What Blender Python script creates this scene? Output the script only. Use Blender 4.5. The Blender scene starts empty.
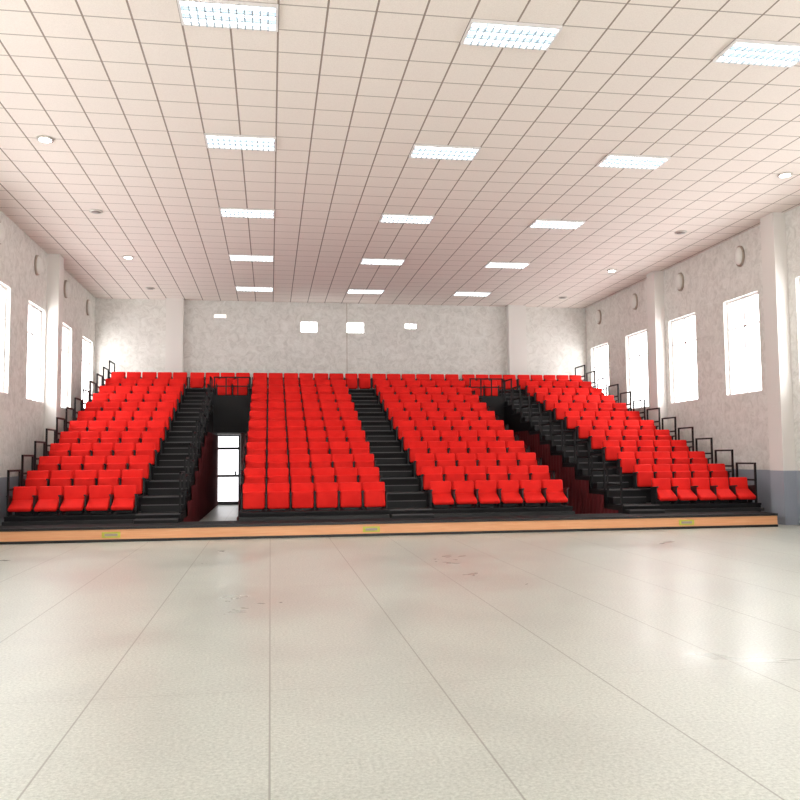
import bpy, bmesh, math, random
from mathutils import Matrix, Vector
random.seed(3)
S=bpy.context.scene
S.view_settings.view_transform='Standard'
S.view_settings.look='None'

# ------------------------------------------------------------------ dimensions
XL,XR,YB,YF,H=-5.867,11.57,29.15,-6.0,7.055
CAMZ=1.551
NR=12; Y0=17.62; RD=0.938; D0=0.46; RISE=0.312
def DY(k): return Y0+RD*k
def DZ(k): return D0+RISE*k
# ------------------------------------------------------------------ materials
def mat(name,col,rough=.6,metal=0,emit=None,es=0,spec=None):
    m=bpy.data.materials.new(name); m.use_nodes=True
    b=m.node_tree.nodes['Principled BSDF']
    b.inputs['Base Color'].default_value=(*col,1)
    b.inputs['Roughness'].default_value=rough
    b.inputs['Metallic'].default_value=metal
    if spec is not None: b.inputs['Specular IOR Level'].default_value=spec
    if emit:
        b.inputs['Emission Color'].default_value=(*emit,1); b.inputs['Emission Strength'].default_value=es
    return m
def N(m,t,**kw):
    n=m.node_tree.nodes.new(t)
    for k,v in kw.items(): setattr(n,k,v)
    return n
def L(m,a,b): m.node_tree.links.new(a,b)
def math_(m,op,a,b=None):
    n=N(m,'ShaderNodeMath',operation=op)
    for i,v in enumerate((a,b)):
        if v is None: continue
        if isinstance(v,(int,float)): n.inputs[i].default_value=v
        else: L(m,v,n.inputs[i])
    return n.outputs[0]
def mix(m,f,a,b):
    n=N(m,'ShaderNodeMix',data_type='RGBA')
    if isinstance(f,(int,float)): n.inputs['Factor'].default_value=f
    else: L(m,f,n.inputs['Factor'])
    for s,v in (('A',a),('B',b)):
        i=[q for q in n.inputs if q.name==s and q.type=='RGBA'][0]
        if isinstance(v,tuple): i.default_value=(*v,1)
        else: L(m,v,i)
    return [q for q in n.outputs if q.type=='RGBA'][0]
def ramp(m,fac,stops):
    n=N(m,'ShaderNodeValToRGB'); L(m,fac,n.inputs[0])
    e=n.color_ramp.elements
    e[0].position,e[0].color=stops[0][0],(*stops[0][1],1)
    e[1].position,e[1].color=stops[1][0],(*stops[1][1],1)
    for p,c in stops[2:]:
        q=e.new(p); q.color=(*c,1)
    return n.outputs[0]
def noise(m,vec,scale,detail=4,rough=.5,dist=0):
    n=N(m,'ShaderNodeTexNoise'); n.inputs['Scale'].default_value=scale
    n.inputs['Detail'].default_value=detail; n.inputs['Roughness'].default_value=rough
    n.inputs['Distortion'].default_value=dist
    L(m,vec,n.inputs['Vector']); return n.outputs['Fac']
def bump(m,h,s,d=.02):
    n=N(m,'ShaderNodeBump'); n.inputs['Strength'].default_value=s; n.inputs['Distance'].default_value=d
    L(m,h,n.inputs['Height']); L(m,n.outputs[0],m.node_tree.nodes['Principled BSDF'].inputs['Normal'])
def grid_line(m,comp,off,pitch,w):
    a=math_(m,'ADD',comp,-off+1000*pitch)
    a=math_(m,'MODULO',a,pitch)
    a=math_(m,'SUBTRACT',a,pitch/2)
    a=math_(m,'ABSOLUTE',a)
    return math_(m,'GREATER_THAN',a,pitch/2-w/2)

def wall_mat(name,dado=1.2):
    m=mat(name,(.7,.68,.66),.85)
    b=m.node_tree.nodes['Principled BSDF']
    tc=N(m,'ShaderNodeTexCoord').outputs['Object']
    f=noise(m,tc,4.6,7,.74,1.0)
    c=ramp(m,f,[(.36,(.65,.63,.59)),(.5,(.77,.75,.71)),(.64,(.85,.835,.80))])
    sep=N(m,'ShaderNodeSeparateXYZ'); L(m,tc,sep.inputs[0])
    low=math_(m,'LESS_THAN',sep.outputs[2],dado)
    c=mix(m,low,c,(.32,.345,.40))
    L(m,c,b.inputs['Base Color']); bump(m,f,.22,.02)
    return m
M_wall=wall_mat('mottled_plaster')
M_trimw=mat('pilaster_paint',(.80,.765,.73),.7)

M_ceil=mat('ceiling_tiles',(.8,.72,.68),.8)
def build_ceil():
    m=M_ceil; tc=N(m,'ShaderNodeTexCoord').outputs['Object']
    sep=N(m,'ShaderNodeSeparateXYZ'); L(m,tc,sep.inputs[0])
    gx=grid_line(m,sep.outputs[0],-.516,.6,.026); gy=grid_line(m,sep.outputs[1],14.02,.6,.024)
    g=math_(m,'MAXIMUM',gx,math_(m,'MULTIPLY',gy,.75))
    f=noise(m,tc,60,3,.6)
    c=ramp(m,f,[(.3,(.84,.755,.695)),(.6,(.91,.825,.765))])
    c=mix(m,math_(m,'MULTIPLY',g,.9),c,(.26,.19,.15))
    L(m,c,m.node_tree.nodes['Principled BSDF'].inputs['Base Color'])
    bump(m,math_(m,'SUBTRACT',1,g),.3,.01)
build_ceil()

M_floor=mat('terrazzo_floor',(.7,.69,.6),.32)
def build_floor():
    m=M_floor; tc=N(m,'ShaderNodeTexCoord').outputs['Object']
    sep=N(m,'ShaderNodeSeparateXYZ'); L(m,tc,sep.inputs[0])
    gx=grid_line(m,sep.outputs[0],0,1.145,.011); gy=grid_line(m,sep.outputs[1],1.2,4.58,.008)
    g=math_(m,'MAXIMUM',gx,math_(m,'MULTIPLY',gy,.5))
    f=noise(m,tc,45,5,.8); f2=noise(m,tc,.6,5,.6,.5)
    c=ramp(m,f,[(.33,(.42,.445,.39)),(.62,(.69,.715,.65))])
    c2=ramp(m,f2,[(.35,(.87,.87,.87)),(.6,(1,1,1))])
    n=N(m,'ShaderNodeMix',data_type='RGBA',blend_type='MULTIPLY'); n.inputs['Factor'].default_value=1
    L(m,c,[q for q in n.inputs if q.name=='A' and q.type=='RGBA'][0]); L(m,c2,[q for q in n.inputs if q.name=='B' and q.type=='RGBA'][0])
    c=[q for q in n.outputs if q.type=='RGBA'][0]
    # scuffs
    f3=noise(m,tc,1.9,9,.8,.5); sc=math_(m,'GREATER_THAN',f3,.70)
    c=mix(m,math_(m,'MULTIPLY',sc,.35),c,(.28,.27,.22))
    c=mix(m,math_(m,'MULTIPLY',g,.75),c,(.26,.26,.22))
    b=m.node_tree.nodes['Principled BSDF']
    L(m,c,b.inputs['Base Color'])
    r=math_(m,'ADD',math_(m,'MULTIPLY',f2,.3),.18); L(m,r,b.inputs['Roughness'])
build_floor()

M_red=mat('red_fabric',(.83,.012,.010),.75,spec=.25)
def fab():
    m=M_red; tc=N(m,'ShaderNodeTexCoord').outputs['Object']
    f=noise(m,tc,180,2,.5); bump(m,f,.15,.003)
    f2=noise(m,tc,3.1,2,.5)
    c=ramp(m,f2,[(.3,(.78,.009,.006)),(.7,(.90,.017,.011))])
    L(m,c,m.node_tree.nodes['Principled BSDF'].inputs['Base Color'])
fab()
M_blk=mat('black_plastic',(.012,.012,.013),.45)
M_steel=mat('black_painted_steel',(.007,.007,.008),.5,spec=.3)
M_deck=mat('dark_deck',(.010,.009,.010),.7,spec=.25)
M_nose=mat('step_nosing',(.075,.07,.075),.5)
M_maroon=mat('maroon_cloth',(.13,.006,.010),.85)
M_wood=mat('orange_wood',(.80,.42,.20),.4)
def wood():
    m=M_wood; tc=N(m,'ShaderNodeTexCoord').outputs['Object']
    mp=N(m,'ShaderNodeMapping'); mp.inputs['Scale'].default_value=(.6,6,14); L(m,tc,mp.inputs[0])
    f=noise(m,mp.outputs[0],2.5,5,.6,.6)
    c=ramp(m,f,[(.3,(.88,.39,.18)),(.7,(.98,.52,.27))])
    L(m,c,m.node_tree.nodes['Principled BSDF'].inputs['Base Color'])
wood()
M_frame=mat('white_window_frame',(.82,.78,.77),.4)
M_pane=mat('frosted_daylight_pane',(.9,.9,.9),.3,emit=(.99,.99,.985),es=8.4)
M_door=mat('door_daylight_pane',(.9,.9,.9),.3,emit=(1,.99,1),es=2.2)
M_dframe=mat('door_frame_paint',(.10,.09,.10),.4)
M_tube=mat('fluorescent_tube',(.9,.9,.9),.4,emit=(.90,.97,1),es=6)
M_refl=mat('troffer_reflector',(.62,.72,.80),.35,emit=(.68,.88,1),es=.35)
M_louv=mat('louver_metal',(.42,.50,.56),.45,.0)
M_down=mat('downlight_lens',(1,1,1),.3,emit=(1,.98,.95),es=25)
M_off=mat('downlight_dark_lens',(.25,.2,.18),.3)
M_chrome=mat('downlight_rim',(.7,.66,.62),.3,.5)
M_lamp=mat('wall_lamp_glass',(.80,.78,.74),.3)
M_lrim=mat('wall_lamp_rim',(.42,.34,.28),.4)
M_tag=mat('label_yellow_green',(.62,.60,.08),.5)
M_sign=mat('lit_exit_sign',(.9,.9,.8),.4,emit=(1,.97,.85),es=1.5)

# ------------------------------------------------------------------ mesh builder
class MB:
    def __init__(s): s.v=[];s.f=[];s.mi=[];s.mats=[];s.sm=[]
    def m(s,mt):
        if mt not in s.mats: s.mats.append(mt)
        return s.mats.index(mt)
    def box(s,x0,x1,y0,y1,z0,z1,mt):
        b=len(s.v); s.v+=[(x,y,z) for x in(x0,x1) for y in(y0,y1) for z in(z0,z1)]
        for q in ((0,1,3,2),(4,6,7,5),(0,4,5,1),(2,3,7,6),(0,2,6,4),(1,5,7,3)):
            s.f.append([b+i for i in q]); s.mi.append(s.m(mt)); s.sm.append(False)
    def add(s,tpl,M,mt):
        vs,fs=tpl; b=len(s.v)
        s.v+=[tuple(M@Vector(p)) for p in vs]
        for q in fs: s.f.append([b+i for i in q]); s.mi.append(s.m(mt)); s.sm.append(True)
    def obj(s,name,parent=None):
        me=bpy.data.meshes.new(name); me.from_pydata(s.v,[],s.f)
        for m_ in s.mats: me.materials.append(m_)
        me.polygons.foreach_set('material_index',s.mi); me.polygons.foreach_set('use_smooth',s.sm)
        me.update()
        o=bpy.data.objects.new(name,me); S.collection.objects.link(o)
        if parent: o.parent=parent
        return o
def tpl_from(bm):
    bm.verts.index_update()
    r=([tuple(v.co) for v in bm.verts],[[v.index for v in f.verts] for f in bm.faces]); bm.free(); return r
def rbox(w,d,h,bev,seg=3):
    bm=bmesh.new(); bmesh.ops.create_cube(bm,size=1)
    bmesh.ops.scale(bm,vec=(w,d,h),verts=bm.verts)
    bmesh.ops.bevel(bm,geom=bm.edges[:],offset=bev,segments=seg,affect='EDGES',profile=.5)
    return tpl_from(bm)
def cyl(r,h,seg=24,r2=None):
    bm=bmesh.new(); bmesh.ops.create_cone(bm,cap_ends=True,segments=seg,radius1=r,radius2=r2 if r2 is not None else r,depth=h)
    return tpl_from(bm)
def sph(r,seg=20):
    bm=bmesh.new(); bmesh.ops.create_uvsphere(bm,u_segments=seg,v_segments=seg//2,radius=r); return tpl_from(bm)
T=Matrix.Translation
def R(a,ax): return Matrix.Rotation(math.radians(a),4,ax)

# ------------------------------------------------------------------ room shell
def holes_wall(name,axis,pos,th,u0,u1,z0,z1,holes,mt):
    b=MB()
    us=sorted({u0,u1,*[h[0] for h in holes],*[h[1] for h in holes]})
    zs=sorted({z0,z1,*[h[2] for h in holes],*[h[3] for h in holes]})
    for a,c in zip(us,us[1:]):
        for d,e in zip(zs,zs[1:]):
            mu,mz=(a+c)/2,(d+e)/2
            if any(h[0]<mu<h[1] and h[2]<mz<h[3] for h in holes): continue
            if axis=='x': b.box(min(pos,pos+th),max(pos,pos+th),a,c,d,e,mt)
            else: b.box(a,c,min(pos,pos+th),max(pos,pos+th),d,e,mt)
    return b.obj(name)
WZ0,WZ1,WW=3.05,5.5,1.55
wr=[27.95-3*i for i in range(11)]; wl=[28.05-2.98*i for i in range(11)]
wr=[w for w in wr if w>-4.5]; wl=[w for w in wl if w>-4.5]
b=MB(); b.box(XL-.3,XR+.3,YF-.3,YB+.3,-.2,0,M_floor); b.obj('floor')
b=MB(); b.box(XL-.3,XR+.3,YF-.3,YB+.3,H,H+.2,M_ceil); b.obj('ceiling')
holes_wall('wall_left','x',XL,-.3,YF-.3,YB+.3,0,H,[(w-WW/2,w+WW/2,WZ0,WZ1) for w in wl],M_wall)
holes_wall('wall_right','x',XR,.3,YF-.3,YB+.3,0,H,[(w-WW/2,w+WW/2,WZ0,WZ1) for w in wr],M_wall)
door=(-1.92,-1.02,0,2.42)
bw=[(1.33-.31,1.33+.31,5.98,6.39),(2.97-.33,2.97+.33,5.98,6.39),(4.97-.23,4.97+.23,6.16,6.38)]
holes_wall('wall_back','y',YB,.3,XL,XR,0,H,[door]+bw,M_wall)
fd=(-.5,6.2,0.9,4.2)
holes_wall('wall_front','y',YF,-.3,XL,XR,0,H,[fd],M_wall)

def window_x(n,x,sgn,yc):
    b=MB(); y0,y1=yc-WW/2,yc+WW/2; f=.06
    xa,xb=sorted((x+sgn*.10,x+sgn*.17))
    b.box(xa,xb,y0,y0+f,WZ0,WZ1,M_frame); b.box(xa,xb,y1-f,y1,WZ0,WZ1,M_frame)
    b.box(xa,xb,y0+f,y1-f,WZ0,WZ0+f,M_frame); b.box(xa,xb,y0+f,y1-f,WZ1-f,WZ1,M_frame)
    b.box(xa,xb,yc-.03,yc+.03,WZ0+f,WZ1-f,M_frame)
    zt=WZ0+(WZ1-WZ0)*.7
    b.box(xa,xb,y0+f,y1-f,zt-.02,zt+.02,M_frame)
    pa,pb=sorted((x+sgn*.13,x+sgn*.14))
    b.box(pa,pb,y0+.01,y1-.01,WZ0+.01,WZ1-.01,M_pane)
    sa,sb=sorted((x,x+sgn*.10))
    b.box(sa,sb,y0,y1,WZ0,WZ0+.03,M_frame)
    b.obj('added_light_window_%d'%n)
n=1
for w in wl: window_x(n,XL,-1,w); n+=1
for w in wr: window_x(n,XR,1,w); n+=1
for (a,c,d,e) in bw:
    b=MB(); f=.03
    b.box(a,a+f,YB+.02,YB+.08,d,e,M_frame); b.box(c-f,c,YB+.02,YB+.08,d,e,M_frame)
    b.box(a+f,c-f,YB+.02,YB+.08,d,d+f,M_frame); b.box(a+f,c-f,YB+.02,YB+.08,e-f,e,M_frame)
    b.box(a+.005,c-.005,YB+.05,YB+.06,d+.005,e-.005,M_pane)
    b.obj('added_light_window_%d'%n); n+=1
# unseen glowing glazing behind the viewer, added to light the seats frontally
b=MB(); x0,x1,_,_=fd; z0,z1=fd[2],fd[3]; ya,yb=YF-.12,YF-.04
b.box(x0,x0+.06,ya,yb,z0,z1,M_frame); b.box(x1-.06,x1,ya,yb,z0,z1,M_frame)
b.box(x0+.06,x1-.06,ya,yb,z0,z0+.06,M_frame); b.box(x0+.06,x1-.06,ya,yb,z1-.06,z1,M_frame)
for i in range(1,6):
    xx=x0+(x1-x0)*i/6; b.box(xx-.03,xx+.03,ya,yb,z0+.06,z1-.06,M_frame)
b.box(x0+.01,x1-.01,YF-.09,YF-.08,z0+.01,z1-.01,M_pane)
b.obj('added_light_window_%d'%n); n+=1
# door
def glazed_door(name,x0,x1,ztop,y,pane):
    b=MB(); f=.06; ya,yb=y,y+.08; x0+=.008; x1-=.008; ztop-=.008; zb=.004
    b.box(x0,x0+f,ya,yb,zb,ztop,M_dframe); b.box(x1-f,x1,ya,yb,zb,ztop,M_dframe)
    b.box(x0+f,x1-f,ya,yb,ztop-f,ztop,M_dframe)
    zt=ztop-.48; b.box(x0+f,x1-f,ya,yb,zt-.04,zt+.04,M_dframe)
    b.box(x0+f,x1-f,ya,yb,zb,.12,M_dframe)
    b.box(x0+f,x1-f,ya+.02,yb-.02,.95,1.03,M_dframe)
    b.box(x0+.01,x1-.01,(ya+yb)/2-.01,(ya+yb)/2+.01,.01,ztop-.01,pane)
    b.box(x1-f-.12,x1-f-.06,ya-.04,ya,.95,1.15,M_louv)
    b.obj(name)
glazed_door('door_1',door[0],door[1],door[3],YB+.06,M_door)

# pilasters (trim)
t=1
for yc in (23.2,17.25,11.2,5.2,-.8):
    for x,s in ((XL,1),(XR,-1)):
        b=MB(); xa,xb=sorted((x,x+s*.30)); b.box(xa,xb,yc-.25,yc+.25,1.2,H,M_trimw); b.box(xa,xb,yc-.25,yc+.25,0,1.2,M_wall); b.obj('trim_%d'%t); t+=1
for xa,xb in ((-3.52,-2.95),(8.52,9.17)):
    b=MB(); b.box(xa,xb,YB-.3,YB,0,H,M_trimw); b.obj('trim_%d'%t); t+=1
b=MB(); b.box(2.66,2.68,YB-.012,YB,4,H,M_lrim); b.obj('trim_%d'%t); t+=1

# ------------------------------------------------------------------ ceiling troffers & downlights
tube=cyl(.018,1.12,10)
for j in range(7):
    yy=14.32+4.2*(j-3)
    for i in range(3):
        xx=-.516+3.6*i
        b=MB(); z=H
        b.box(-.6,.6,-.3,-.27,-.035,0,M_frame); b.box(-.6,.6,.27,.3,-.035,0,M_frame)
        b.box(-.6,-.57,-.27,.27,-.035,0,M_frame); b.box(.57,.6,-.27,.27,-.035,0,M_frame)
        b.box(-.57,.57,-.27,.27,-.004,0,M_refl)
        for q in (-.18,0,.18):
            b.add(tube,T((0,q,-.02))@R(90,'Y'),M_tube)
        for q in (-.09,.09): b.box(-.57,.57,q-.012,q+.012,-.045,-.006,M_louv)
        for q in range(1,12):
            u=-.57+1.14*q/12; b.box(u-.009,u+.009,-.27,.27,-.050,-.040,M_louv)
        o=b.obj('fluorescent_ceiling_light'); o.location=(xx,yy,z)
disc=cyl(.10,.02,28); rim=cyl(.14,.03,28)
for X in (-3.816,9.984):
    for Y,on in ((23.02,1),(14.62,1),(18.82,0),(6.22,1),(10.42,0),(27.2,0)):
        b=MB(); b.add(rim,T((0,0,-.015)),M_chrome); b.add(disc,T((0,0,-.025)),M_down if on else M_off)
        o=b.obj('recessed_downlight'); o.location=(X,Y,H)

# wall lamps
ring=cyl(.21,.05,28); dome=sph(.18,24)
for x,s in ((XL,1),(XR,-1)):
    for Y in (27.85,24.9,21.9,18.85,15.8,12.8):
        b=MB()
        Mx=Matrix.Diagonal((1,.85,1.25,1))
        b.add(ring,Mx@T((s*.025,0,0))@R(90,'Y'),M_lrim)
        b.add(dome,Mx@T((s*.05,0,0))@Matrix.Diagonal((.55,1,1,1)),M_lamp)
        o=b.obj('wall_lamp'); o.location=(x,Y,6.5)
b=MB(); b.box(-1.95,-1.5,YB-.06,YB,6.42,6.59,M_frame); b.box(-1.92,-1.53,YB-.065,YB-.06,6.45,6.56,M_sign); b.obj('lit_wall_sign')

# ------------------------------------------------------------------ layout of the stand
P1,P2,P3,P4=.495,.515,.515,.48
VL=(-1.80,-.64); VR=(6.58,7.74)
B1=(-5.22,-2.72); A1=(-2.72,-1.80); B2=(-.64,2.49); AC=(2.49,3.45); B3=(3.45,6.58); A2=(7.74,8.62); B4=(8.62,11.08)
YE=YB-.02
st=MB()
for (x0,x1) in (B1,A1,B2,AC,B3,A2,B4):
    aisle=(x0,x1) in (A1,AC,A2)
    for k in range(NR):
        y0=DY(k); y1=YE if k==NR-1 else DY(k+1)
        zb=0 if k<2 else DZ(k)-.75
        if (x0,x1) in (A1,B2,B3,A2): zb=0
        st.box(x0,x1,y0,y1,zb,DZ(k)-.04,M_deck)
        st.box(x0,x1,y0-.03,y1,DZ(k)-.04,DZ(k),M_steel)
        if aisle:
            st.box(x0+.02,x1-.02,y0-.035,y0+.012,DZ(k)-.02,DZ(k)+.004,M_nose)
            if k>0:
                st.box(x0+.04,x1-.04,y0-.36,y0-.03,DZ(k-1),DZ(k)-.175,M_steel)
                st.box(x0+.04,x1-.04,y0-.365,y0-.33,DZ(k)-.175,DZ(k)-.155,M_nose)
KV=10
for (x0,x1) in (VL,VR):
    for k in range(KV,NR):
        y0=DY(k); y1=YE if k==NR-1 else DY(k+1)
        st.box(x0,x1,y0,y1,2.45,DZ(k),M_deck)
    st.box(x0,x1,DY(KV)-.05,DY(KV),2.40,DZ(KV)+.02,M_steel)
for (x0,x1) in (B1,B2,B3,B4):
    st.box(x0,x1,Y0-.14,Y0-.03,.29,.36,M_blk)
for (x0,x1) in (A1,AC,A2):
    st.box(x0+.03,x1-.03,Y0-.30,Y0-.03,.29,.37,M_steel)
    st.box(x0+.03,x1-.03,Y0-.305,Y0-.27,.35,.375,M_nose)
for x in (B1[0]+.03,B4[1]-.03):
    for k in range(NR):
        st.box(x-.03,x+.03,DY(k)+.1,DY(k)+.16,0,DZ(k)-.04,M_steel)
stand=st.obj('retractable_bleacher_stand')

# ------------------------------------------------------------------ platform
PX0,PX1,PY=XL+.02,10.86,16.66
YP2=Y0-.0
b=MB()
b.box(PX0,PX1,PY+.02,YP2,0,.27,M_deck)
b.box(PX0,PX1,PY+.004,PY+.02,.05,.24,M_wood)
b.box(PX0,PX1,PY-.01,PY+.02,0,.05,M_blk)
b.box(PX0,PX1,PY-.02,PY+.02,.24,.29,M_blk)
b.box(PX0,PX1,PY+.02,YP2,.27,.29,M_deck)
for x in (-3.0,2.0,8.75):
    b.box(x-.17,x+.17,PY-.006,PY+.004,.08,.19,M_tag)
    b.box(x-.12,x+.12,PY-.010,PY-.006,.11,.16,M_lrim)
b.obj('front_platform_step',stand)

# tunnel curtains (maroon), pleated
for (x0,x1) in (VL,VR):
    for x,s in ((x0,1),(x1,-1)):
        b=MB(); n=160; ya=Y0+.15; yb=YE-.25
        k0=len(b.v)
        for i in range(n+1):
            py=ya+(yb-ya)*i/n; px=x+s*(.035+.018*math.sin(i*1.9))
            k=min(NR-1,int((py-Y0)/RD)); zt=min(2.35,DZ(k)-.12)
            b.v+=[(px,py,.02),(px,py,zt)]
        for i in range(n):
            b.f.append([k0+2*i,k0+2*i+2,k0+2*i+3,k0+2*i+1]); b.mi.append(b.m(M_maroon)); b.sm.append(True)
        b.obj('tunnel_side_curtain',stand)

# ------------------------------------------------------------------ stepped railings
def railing(x,k0,k1,hgt,mid=True,w=.04):
    b=MB(); h=w/2
    for k in range(k0,k1+1):
        ya,yb=DY(k)+.12,DY(k+1)-.06
        if k==NR-1: yb=YE-.15
        zt=DZ(k)+hgt
        b.box(x-h,x+h,ya-h,ya+h,DZ(k),zt,M_steel)
        b.box(x-h,x+h,yb-h,yb+h,DZ(k),zt,M_steel)
        b.box(x-h,x+h,ya-h,yb+h,zt-w,zt,M_steel)
        if mid: b.box(x-h,x+h,ya-h,yb+h,zt-.42,zt-.42+w,M_steel)
    return b.obj('stepped_railing',stand)
railing(B1[0]+.03,0,NR-1,.92)
railing(B4[1]-.03,0,NR-1,.92)
railing(VL[0]-.04,0,KV-1,.85)
railing(VR[1]+.04,0,KV-1,.85)
railing(VL[1]+.04,1,KV-1,.45,False)
railing(VR[0]-.04,1,KV-1,.45,False)
for (x0,x1) in (VL,VR):
    b=MB(); y=DY(KV)+.03; z=DZ(KV)
    b.box(x0,x1,y-.02,y+.02,z+.58,z+.62,M_steel); b.box(x0,x1,y-.02,y+.02,z+.30,z+.33,M_steel)
    for i in range(4):
        x=x0+.03+(x1-x0-.06)*i/3; b.box(x-.018,x+.018,y-.018,y+.018,z,z+.60,M_steel)
    b.obj('tunnel_guard_rail',stand)

# ------------------------------------------------------------------ seats
backc=rbox(.475,.09,.47,.035); panc=rbox(.455,.10,.37,.04); shell=rbox(.44,.02,.44,.008,1)
arm=rbox(.036,.30,.035,.012,2)
def seat(b,x,y,z,w,opened):
    sx=Matrix.Diagonal((w/.515,1,1,1)); o=T((x,y,z))
    j=random.uniform(-2,2)
    b.add(backc,o@T((0,0,.345))@R(-10+j*.3,'X')@sx,M_red)
    b.add(shell,o@T((0,.058,.33))@R(-10,'X')@sx,M_blk)
    if opened: b.add(panc,o@T((0,-.20,.195))@R(-62+j,'X')@sx,M_red)
    else: b.add(panc,o@T((0,-.105,.225))@R(-5+j,'X')@sx,M_red)
    b.box(x-.16,x+.16,y-.06,y+.04,z,z+.08,M_blk)
def armset(b,x,y,z,opened):
    l=.34 if opened else .24
    b.add(arm,T((x,y-.10-(l-.24)/2,z+.38))@R(-4,'X')@Matrix.Diagonal((1,l/.30,1,1)),M_blk)
    b.box(x-.012,x+.012,y-.13,y+.03,z,z+.37,M_blk)
    if opened: b.box(x-.014,x+.014,y-.24,y-.13,z+.05,z+.37,M_blk)
def seatrow(b,x0,n,p,k,opened=False):
    y=DY(k)+.42; z=DZ(k)
    for i in range(n): seat(b,x0+p*(i+.5),y,z,p,opened)
    for i in range(n+1): armset(b,x0+p*i,y,z,opened)
for (bl,p,n) in ((B1,P1,5),(B2,P2,6),(B3,P3,6),(B4,P4,5)):
    b=MB(); xs=bl[0]+((bl[1]-bl[0])-p*n)/2
    if bl is B2: xs=bl[1]-p*n
    if bl is B3: xs=bl[0]
    for k in range(NR): seatrow(b,xs,n,p,k,opened=(k==0 and bl is not B2))
    b.obj('red_auditorium_seat_block')
b=MB(); seatrow(b,AC[0]+.03,2,.45,NR-1)
seatrow(b,A1[0]+.05,4,.50,NR-1); seatrow(b,VR[0]+.05,4,.495,NR-1)
seatrow(b,VL[0]+.08,2,.5,KV); seatrow(b,VR[0]+.08,2,.5,KV)
b.obj('red_auditorium_seat_row')

# ------------------------------------------------------------------ world & camera
w=bpy.data.worlds.new('World'); S.world=w; w.use_nodes=True
bg=w.node_tree.nodes['Background']; bg.inputs[0].default_value=(1,1,1,1); bg.inputs[1].default_value=1
cam=bpy.data.cameras.new('camera'); co=bpy.data.objects.new('camera',cam); S.collection.objects.link(co); S.camera=co
cam.sensor_width=36; cam.lens=830.73/800*36; cam.clip_end=200
yaw,pit,rol=map(math.radians,(8.883,4.001,.487))
fwd=Vector((math.sin(yaw)*math.cos(pit),math.cos(yaw)*math.cos(pit),math.sin(pit)))
r0=Vector((math.cos(yaw),-math.sin(yaw),0)); u0=r0.cross(fwd)
r1=r0*math.cos(rol)-u0*math.sin(rol); u1=r0*math.sin(rol)+u0*math.cos(rol)
M=Matrix((r1,u1,-fwd)).transposed().to_4x4(); M.translation=Vector((0,0,CAMZ))
co.matrix_world=M
